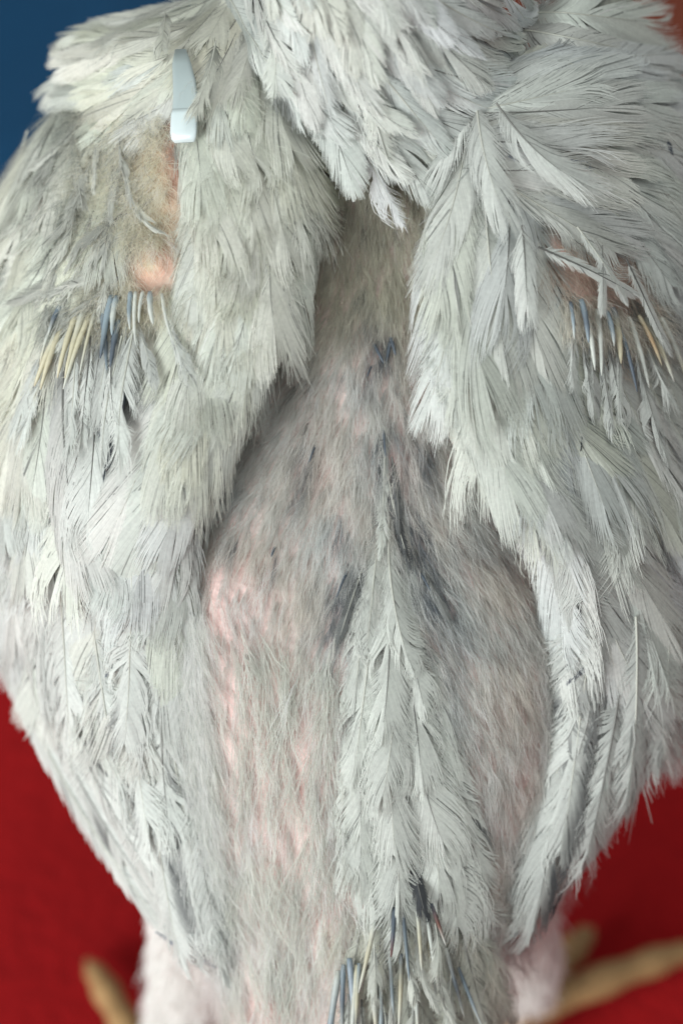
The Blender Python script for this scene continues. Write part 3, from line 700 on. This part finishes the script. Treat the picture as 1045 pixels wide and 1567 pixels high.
for (x, y, a, L, rd, c0, c1, c2) in [
    (868, 465, 88, 70, 5, INK, BLUE, PALE), (880, 470, 88, 80, 5, BLUE, INK, BLUE), (892, 472, 88, 80, 5, PALE, PALE, PALE), (904, 475, 86, 100, 5, PALE, PALE, PALE), (915, 478, 84, 80, 6, BLUE, BLUE, PALE), (928, 480, 80, 80, 6, INK, CREAM, CREAM),
    (948, 485, 78, 110, 6, PALE, PALE, PALE), (964, 488, 74, 70, 6, CREAM, lin(196, 165, 128), CREAM), (980, 488, 72, 120, 5, PALE, CREAM, PALE), (1003, 480, 72, 110, 5, PALE, PALE, CREAM), (938, 500, 80, 90, 4, BLUE, INK, INK)]:
    link('pin_feather', quill_mesh(x, y, a, L, rd, s_rw, 0.003, 0.006, c0, c1, c2), right_wing)
    if rng.uniform() < .5: add_feather('broken_feather', right_wing, x + math.cos(math.radians(a)) * L * .55, y + math.sin(math.radians(a)) * L * .55, a + rng.normal(0, 5), L * rng.uniform(.8, 1.5), rng.uniform(9, 18), s_rw, lift=(.004, .006), tone=COOL * rng.uniform(.85, 1.1), loose=1.6, shape='plume', wspread=(26, 12))
for (x, y, a, L, rd, c0, c1, c2) in [
    (534, 1462, 91, 150, 8, lin(150, 165, 178), lin(175, 185, 195), PALE), (517, 1475, 93, 140, 8, PALE, BLUE, PALE), (552, 1470, 89, 150, 5, BLUE, CREAM, PALE), (566, 1480, 88, 140, 8, PALE, PALE, CREAM), (580, 1485, 86, 130, 5, PALE, BLUE, PALE),
    (598, 1385, 96, 90, 5, INK, INK, lin(110, 60, 55)), (612, 1390, 86, 90, 4, INK, BLUE * .6, BLUE), (655, 1380, 78, 70, 4, INK, lin(120, 70, 55), PALE), (632, 1385, 84, 90, 4, PALE, CREAM, PALE), (525, 1470, 92, 140, 7, BLUE, INK, PALE), (544, 1480, 90, 130, 6, CREAM, PALE, PALE), (592, 1440, 88, 130, 6, PALE, BLUE, PALE), (610, 1450, 90, 130, 5, INK, CREAM, PALE), (630, 1450, 88, 120, 6, PALE, PALE, CREAM), (650, 1440, 84, 130, 5, CREAM, PALE, PALE), (572, 1400, 95, 100, 5, PALE, CREAM, PALE), (645, 1395, 80, 100, 5, PALE, PALE, PALE), (675, 1440, 80, 120, 5, PALE, INK, PALE), (700, 1470, 78, 110, 5, INK, BLUE, PALE)]:
    link('pin_feather', quill_mesh(x, y, a, L, rd, s_body, 0.006, 0.0105, c0 * .85, c1 * .8, c2 * .9, 0.72), body)
    if rng.uniform() < .5: add_feather('broken_feather', body, x + math.cos(math.radians(a)) * L * .3, y + math.sin(math.radians(a)) * L * .3, a + rng.normal(0, 8), L * rng.uniform(.7, 1.1), rng.uniform(9, 18), s_body, lift=(.008, .013), tone=np.array([.66, .67, .62]) * rng.uniform(.8, 1.05), loose=1.8, shape='plume', wspread=(26, 12), curve=rng.normal(0, 15))
for (x, y, a, L, rd) in [(572, 520, 70, 30, 4), (592, 515, 80, 36, 5), (600, 520, 100, 30, 4), (585, 655, 92, 60, 4), (478, 685, 112, 26, 2.5), (428, 835, 112, 20, 3), (530, 880, 110, 40, 3), (645, 880, 66, 40, 2.5), (575, 560, 112, 28, 2.5)]:
    link('pin_feather', quill_mesh(x, y, a, L, rd, s_body, 0.0008, 0.0028, INK, INK * .8, INK, 0.7), body)

# ------------------------------------------------------------------ down (fine barbs in loose tufts)
def down(name, parent, surf, poly, n_tuft, guides, colfun, per=13, spread=8, rad=0.000042, height=(0.0008, 0.0032), curl=0.06, holes=(), jit=10, clump=0.75, thin=None):
    fl = field(guides)
    p = np.array(poly, float); lo, hi = p.min(0), p.max(0)
    c = rng.uniform(lo, hi, (n_tuft * 4, 2))
    m = inside(c[:, 0], c[:, 1], poly)
    for h in holes: m &= ~inside(c[:, 0], c[:, 1], h)
    c = c[m][:n_tuft]
    if thin is not None: c = c[rng.uniform(0, 1, len(c)) > thin(c[:, 0], c[:, 1])]
    n = len(c)
    A, L, Hh = fl(c[:, 0], c[:, 1])
    A = A + rng.normal(0, jit, n); L = L * (1.25 - 0.3 * np.clip((c[:, 1] - 800) / 250, 0, 1)) * rng.uniform(0.6, 1.3, n)
    Q = 6; t = np.linspace(0, 1, Q)
    N_ = n * per
    idx = np.repeat(np.arange(n), per)
    fan = rng.normal(0, spread, N_)
    ll = L[idx] * rng.uniform(0.6, 1.1, N_)
    a0 = np.radians(A[idx] + fan)
    bend = np.radians(-fan * clump * 1.6 + rng.normal(0, 14, N_))
    start = rng.uniform(0, 0.25, N_) * L[idx]
    ang = a0[:, None] + bend[:, None] * t + curl * np.sin(t * rng.uniform(3, 9, (N_, 1)) + rng.uniform(0, 6, (N_, 1))) * 2
    stepx = np.cos(ang) * (ll / (Q - 1))[:, None]; stepy = np.sin(ang) * (ll / (Q - 1))[:, None]
    ca = np.radians(A[idx])
    px = (c[idx, 0] + np.cos(ca) * start)[:, None] + np.concatenate([np.zeros((N_, 1)), np.cumsum(stepx[:, :-1], 1)], 1)
    py = (c[idx, 1] + np.sin(ca) * start)[:, None] + np.concatenate([np.zeros((N_, 1)), np.cumsum(stepy[:, :-1], 1)], 1)
    nn = surf.normal(px, py)
    hh = rng.uniform(*height, N_)[:, None] * Hh[idx][:, None]
    h = hh * np.sin(np.minimum(t * 1.9 + 0.05, 1.9)) + rng.normal(0, 0.0005, (N_, 1)) * t
    pos = surf.point(px, py) + nn * h[..., None]
    hc = bpy.data.hair_curves.new(name)
    hc.add_curves([Q] * N_)
    hc.attributes['position'].data.foreach_set('vector', (pos - INV).astype(np.float32).ravel())
    ra = hc.attributes.get('radius') or hc.attributes.new('radius', 'FLOAT', 'POINT')
    rr = rad * rng.uniform(0.7, 1.3, (N_, 1)) * np.array([1, 1, .95, .8, .6, .25])
    ra.data.foreach_set('value', rr.astype(np.float32).ravel())
    cc = colfun(c[:, 0], c[:, 1])[idx] * np.exp(rng.normal(0, 0.13, (n, 1)))[idx] * rng.normal(1, 0.08, (N_, 1))
    at = hc.attributes.new('Col', 'FLOAT_COLOR', 'CURVE')
    c4 = np.ones((N_, 4), np.float32); c4[:, :3] = np.clip(cc, 0.01, 0.9)
    at.data.foreach_set('color', c4.ravel())
    hc.materials.append(M_down)
    o = link(name, hc, parent)
    o['kind'] = 'stuff'
    return o

def back_color(x, y):
    beige = lin(231, 227, 221); grey = lin(230, 232, 230); white = lin(246, 247, 243); olive = lin(216, 214, 202); pinkw = lin(246, 232, 226)
    c = np.repeat(grey[None], len(x), 0)
    k = np.clip(0.5 + 0.6 * wobble(x, y, 0.03, 41), 0, 1)[:, None]; c = c * (1 - k) + beige * k
    k = np.clip((560 - y) / 120, 0, 1)[:, None]; c = c * (1 - k) + olive * k
    k = (np.clip((y - 960) / 140, 0, 1) * np.clip((600 - x) / 60, 0, 1))[:, None]; c = c * (1 - k) + white * k
    k = blobs(x, y, PINKS)[:, None] * 0.6; c = c * (1 - k) + pinkw * k
    k = blobs(x, y, DARKS)[:, None] * (rng.uniform(0, 1, len(x)) < 0.58)[:, None]; c = c * (1 - k) + lin(105, 114, 126) * k
    st = (rng.uniform(0, 1, len(x)) < 0.04)[:, None] * 0.55 * ((y < 1000) & (x > 450))[:, None]; c = c * (1 - st) + lin(90, 95, 105) * st
    return c
gB = [(560, 340, 92, 46, 1.2), (500, 400, 95, 46, 1), (620, 400, 88, 46, 1), (560, 480, 98, 46, 1), (480, 520, 118, 46, 1), (420, 620, 126, 48, 1), (350, 740, 122, 48, 1), (320, 850, 100, 46, .8), (300, 950, 88, 60, .9),
      (520, 620, 108, 48, 1), (590, 600, 92, 46, 1), (640, 620, 72, 46, 1), (480, 760, 112, 50, 1), (570, 760, 98, 52, 1), (650, 760, 66, 54, 1), (740, 800, 58, 56, 1), (800, 860, 62, 56, 1), (430, 880, 106, 52, .9), (360, 950, 72, 50, .9),
      (520, 920, 108, 58, 1), (680, 920, 62, 60, 1), (780, 960, 66, 60, 1), (840, 980, 78, 58, 1), (360, 1080, 80, 76, 1), (300, 1150, 82, 80, 1), (430, 1120, 88, 76, 1), (500, 1080, 98, 70, 1), (720, 1080, 74, 66, 1), (800, 1120, 84, 66, 1),
      (340, 1300, 78, 86, 1), (420, 1300, 80, 80, 1), (500, 1300, 95, 70, 1), (760, 1250, 88, 70, 1), (820, 1250, 98, 70, 1), (380, 1450, 78, 90, 1), (460, 1450, 100, 70, 1), (700, 1400, 88, 70, 1), (420, 1560, 85, 70, 1), (650, 1500, 90, 80, 1.2)]
P_back = [(450, 215), (680, 215), (650, 520), (720, 700), (860, 830), (890, 1000), (880, 1180), (845, 1300), (790, 1430), (770, 1600), (340, 1600), (330, 1450), (300, 1250), (270, 1000), (262, 840), (330, 680), (440, 520), (470, 420)]
down('down', body, s_body, P_back, 7800, gB, back_color, thin=lambda x, y: np.clip(0.25 * blobs(x, y, PINKS) + 0.08 + 0.66 * (np.clip((y - 770) / 300, 0, 1) * np.clip((580 - x) / 40, 0, 1)) + 0.25 * (np.clip((y - 950) / 80, 0, 1) * np.clip((x - 660) / 40, 0, 1)), 0, 0.85))
# down of the flanks spilling over the inner edges of the folded wings
down('down', body, s_all, [(835, 900), (895, 900), (905, 1020), (900, 1180), (866, 1310), (805, 1420), (785, 1400), (825, 1230), (842, 1050)], 900, [(860, 950, 80, 70, 1), (880, 1100, 92, 76, 1), (850, 1250, 102, 80, 1), (810, 1380, 112, 70, 1)], back_color, height=(0.0008, 0.0028), jit=14, thin=lambda x, y: 0.35 + 0 * x)
down('down', body, s_all, [(262, 900), (310, 900), (318, 1100), (336, 1300), (352, 1480), (325, 1450), (300, 1300), (278, 1100)], 700, [(280, 950, 84, 80, 1), (300, 1150, 80, 90, 1), (330, 1350, 80, 90, 1)], lambda x, y: np.repeat(lin(244, 246, 242)[None], len(x), 0), height=(0.002, 0.0055))
# long white strands lying over the left of the rump
down('down', body, s_body, [(285, 950), (520, 950), (530, 1200), (540, 1400), (480, 1500), (340, 1560), (320, 1350), (290, 1150)], 260, [(g[0], g[1], g[2], g[3] * 1.6, g[4]) for g in gB], lambda x, y: np.repeat(lin(228, 230, 224)[None], len(x), 0), per=8, spread=7, rad=0.00008, height=(0.003, 0.006), clump=0.9)
# curly tan down on the bare patch of the left wing
gLd = [(150, 200, 110, 44, 1), (250, 200, 90, 40, 1), (150, 300, 112, 50, 1), (220, 300, 100, 44, 1.2), (270, 330, 90, 36, .6), (130, 420, 106, 60, 1), (180, 420, 100, 44, 1), (120, 560, 100, 50, 1)]
def tan_color(x, y):
    c = np.repeat(lin(243, 238, 222)[None], len(x), 0)
    k = np.clip((170 - x) / 60, 0, 1)[:, None]; c = c * (1 - k) + lin(185, 190, 184) * k
    st = (rng.uniform(0, 1, len(x)) < 0.10)[:, None] * 0.7; return c * (1 - st) + lin(95, 102, 112) * st
down('down', left_wing, s_lw, [(100, 160), (285, 165), (292, 330), (250, 370), (205, 380), (205, 450), (90, 480), (90, 320)], 1500, gLd, tan_color, per=10, curl=0.28, spread=24, height=(0.001, 0.005), rad=0.000038, jit=25, thin=lambda x, y: np.clip(np.clip((x - 248) / 15, 0, .93) + 0.75 * blobs(x, y, [(236, 400, 34, 34, 1)]) + 0.45 * (wobble(x, y, 0.06, 77) > 0.1), 0, .96))
for (x, y) in scatter([(85, 190), (190, 190), (200, 330), (190, 430), (90, 440)], 24):
    add_feather('loose_feather', left_wing, x, y, 112 + rng.normal(0, 16), rng.uniform(60, 110), rng.uniform(9, 17), s_lw, lift=(.002, .0055), tone=np.array([.68, .69, .64]) * rng.uniform(.7, 1.08), loose=1.8, shape='plume', wspread=(30, 14), curve=rng.normal(0, 25))
down('down', right_wing, s_rw, right_bare, 140, [(900, 450, 70, 44, 1), (960, 500, 75, 46, 1)], lambda x, y: np.repeat(lin(205, 190, 178)[None], len(x), 0), per=8, curl=0.25, spread=22)
# stray down along the wing edges and shoulders
down('down', left_wing, s_lw, [(290, 110), (400, 90), (470, 300), (420, 540), (300, 640), (290, 420)], 120, gL and [(g[0], g[1], g[2], 60, 1.4) for g in gL], lambda x, y: np.repeat(lin(215, 218, 208)[None], len(x), 0), per=6, spread=14, height=(0.004, 0.008))

down('down', left_wing, s_lw, [(85, 455), (260, 432), (262, 470), (200, 500), (90, 520)], 260, [(100, 480, 104, 36, 1), (170, 470, 96, 34, 1), (250, 450, 80, 34, 1)], tan_color, per=8, spread=20, height=(0.003, 0.0065), jit=18)
down('down', right_wing, s_rw, [(850, 440), (1010, 470), (1010, 520), (860, 500)], 160, [(870, 470, 84, 36, 1), (1000, 480, 72, 36, 1)], lambda x, y: np.repeat(lin(226, 222, 212)[None], len(x), 0), per=8, spread=20, height=(0.003, 0.0065), jit=18)
down('down', body, s_body, [(500, 1400), (680, 1360), (760, 1450), (760, 1580), (510, 1580)], 300, [(520, 1450, 94, 50, 1), (620, 1420, 90, 60, 1), (740, 1480, 84, 70, 1)], lambda x, y: np.repeat(lin(236, 234, 224)[None], len(x), 0), per=8, spread=16, height=(0.003, 0.008), jit=14)
# ------------------------------------------------------------------ legs and feet
def tube(path, radii, K=20, up=(0, 0, 1)):
    C = np.array(path, float); t = np.linspace(0, 1, len(C)); tt = np.linspace(0, 1, max(24, len(C) * 6))
    C2 = np.stack([np.interp(tt, t, C[:, i]) for i in range(3)], -1); r = np.interp(tt, t, radii)
    for _ in range(4):
        C2[1:-1] = (C2[:-2] + 2 * C2[1:-1] + C2[2:]) / 4; r[1:-1] = (r[:-2] + 2 * r[1:-1] + r[2:]) / 4
    T = norm(np.gradient(C2, axis=0))
    B = norm(np.cross(T, np.array([0.13, 1.0, 0.21]))); N = np.cross(B, T)
    th = np.linspace(0, 2 * np.pi, K, endpoint=False)
    return C2[:, None] + r[:, None, None] * (np.cos(th)[None, :, None] * B[:, None] + np.sin(th)[None, :, None] * N[:, None])

def leg(hip, hock, ankle, toes, label, rr):
    R = tube([hip, hip * .5 + hock * .5, hock, hock * .35 + ankle * .65], [rr * 1.25, rr, rr * 0.80, rr * 0.55])
    v, f = loft(R)
    o = link('leg', raw_mesh('leg', v - INV, f, [M_vane], np.repeat(lin(238, 238, 234)[None], len(v), 0)), chicken)
    o['label'] = label
    Vs, Fs, off = [], [], 0
    pieces = [tube([hock * .4 + ankle * .6, ankle], [0.0065, 0.0075], 14)]
    for (tip, r0) in toes:
        mid = ankle * .5 + tip * .5 + np.array([0, 0, 0.004])
        r0 = r0 * .8
        pieces.append(tube([ankle + np.array([0, 0, 0.001]), mid, tip * .85 + ankle * .15 + np.array([0, 0, .002]), tip + np.array([0, 0, -0.002])], [r0 * 1.1, r0, r0 * .85, r0 * .25], 14))
    for R in pieces:
        cR = R.mean(1, keepdims=True); R = cR + (R - cR) * (1 + 0.10 * np.sin(np.linspace(0, 26, len(R))))[:, None, None]
        # swollen joints between the scales of the toes
        v, f = loft(R); Vs.append(v); Fs.append(f + off); off += len(v)
    link('foot', raw_mesh('foot', np.vstack(Vs) - INV, np.vstack(Fs), [M_foot]), o)
    # white fluff on the thigh
    n = 2600
    i = rng.integers(0, len(tube([hip, hock], [1, 1])) , n)
    u = rng.uniform(0, 0.93, n); a = rng.uniform(0, 6.283, n)
    path = [hip, hip * .5 + hock * .5, hock, hock * .35 + ankle * .65]
    C = np.array(path); tt = np.linspace(0, 1, 4)
    c = np.stack([np.interp(u, tt, C[:, q]) for q in range(3)], -1); r = np.interp(u, tt, [rr * 1.25, rr, rr * .8, rr * .55])
    T = norm((ankle - hip)[None])[0]; B = norm(np.cross(T, [0.13, 1, .21])[None])[0]; N = np.cross(B, T)
    rad = np.cos(a)[:, None] * B + np.sin(a)[:, None] * N
    t = np.linspace(0, 1, 5)
    Lh = rng.uniform(0.008, 0.014, n)
    side = rng.normal(0, .15, (n, 3))
    pos = (c + rad * r[:, None] * 0.97)[:, None] + (T + side)[:, None] * (Lh[:, None] * t)[..., None] + rad[:, None] * (0.0018 * np.sin(t * 2.4))[None, :, None]
    hc = bpy.data.hair_curves.new('down'); hc.add_curves([5] * n)
    hc.attributes['position'].data.foreach_set('vector', (pos - INV).astype(np.float32).ravel())
    ra = hc.attributes.get('radius') or hc.attributes.new('radius', 'FLOAT', 'POINT')
    ra.data.foreach_set('value', (0.00022 * np.ones((n, 1)) * np.array([1, 1, .9, .7, .3])).astype(np.float32).ravel())
    at = hc.attributes.new('Col', 'FLOAT_COLOR', 'CURVE'); c4 = np.ones((n, 4), np.float32); c4[:, :3] = lin(246, 246, 243) * rng.normal(1, .05, (n, 1)); at.data.foreach_set('color', c4.ravel())
    hc.materials.append(M_shaft)
    d = link('down', hc, o); d['kind'] = 'stuff'
an_r = G(795, 1555, 0.012); an_l = G(245, 1668, 0.012)
leg(P(770, 1290, -0.075), G(808, 1470, 0.055), an_r, [(G(1075, 1448, 0.007), .0075), (G(905, 1420, 0.007), .0075), (G(700, 1440, 0.007), .0075), (G(760, 1640, 0.007), .006)], 'right leg in white fluff with a tan foot', 0.0125)
leg(P(330, 1290, -0.075), G(285, 1560, 0.055), an_l, [(G(135, 1468, 0.007), .0072), (G(280, 1490, 0.007), .0075), (G(400, 1560, 0.007), .0075), (G(200, 1740, 0.007), .006)], 'left leg in white fluff with a tan foot', 0.0155)

# ------------------------------------------------------------------ the plastic tag clipped through the left wing
def strip_mesh(name, pts_w, mat, thick):
    R = []
    for (x, y, hw, h) in pts_w:
        x = x + 9; y = y + 7; hw = hw * .78
        c = s_lw.point(np.array(x), np.array(y)); n = norm(s_lw.normal(np.array(x), np.array(y)) + W)
        b = U - n * (U @ n); b = b / np.linalg.norm(b)
        th = np.linspace(0, 2 * np.pi, 20, endpoint=False)
        sx = np.sign(np.cos(th)) * np.abs(np.cos(th)) ** 0.5; sz = np.sign(np.sin(th)) * np.abs(np.sin(th)) ** 0.6
        R.append(c + n * h + sx[:, None] * b * hw / S + sz[:, None] * n * thick)
    v, f = loft(np.array(R))
    return raw_mesh(name, v, f, [mat])
tag = bpy.data.objects.new('wing_tag', None); col.objects.link(tag)
tag['label'] = 'narrow glossy white plastic tag clipped on the upper left wing'; tag['category'] = 'tag'
strip = link('strap', strip_mesh('strap', [(272, 78, 12, .004), (277, 100, 19, .006), (283, 125, 23, .0072), (286, 150, 25, .0076), (286, 178, 26, .0078), (285, 192, 26, .0078)], M_tag, 0.0009), tag)
end = link('folded_end', strip_mesh('folded_end', [(286, 168, 25, .0080), (286, 176, 27, .0083), (285, 192, 27, .0084), (284, 205, 27, .0080), (283, 214, 25, .0072), (283, 219, 20, .0064)], M_tagend, 0.0007), tag)

for (x, y, a, L, w_) in [(262, 40, 84, 60, 15), (335, 80, 98, 100, 22)]:
    add_feather('covert_feather', left_wing, x, y, a, L, w_, s_lw, lift=(.006, .0115), tone=OLIVE, loose=1.0)

for (x, y, a, L, w_, lf) in [(718, 120, 96, 140, 38, .006), (735, 165, 84, 150, 40, .007), (760, 165, 52, 150, 40, .007)]:
    add_feather('covert_feather', right_wing, x, y, a, L, w_, s_rw, lift=(.003, lf), tone=COOL * .97, base=COOL * .7, loose=0.8, curve=rng.normal(0, 15))

for (x, y, a, L, w_) in [(150, 520, 92, 170, 11), (196, 520, 99, 190, 14), (182, 500, 88, 150, 8), (218, 490, 98, 210, 26), (128, 530, 90, 170, 16)]:
    add_feather('loose_feather', left_wing, x, y, a, L, w_, s_lw, lift=(.005, .0075), tone=COOL * 1.02, base=COOL * .8, loose=2.4, shape='plume', wspread=(28, 14), curve=rng.normal(0, 12))
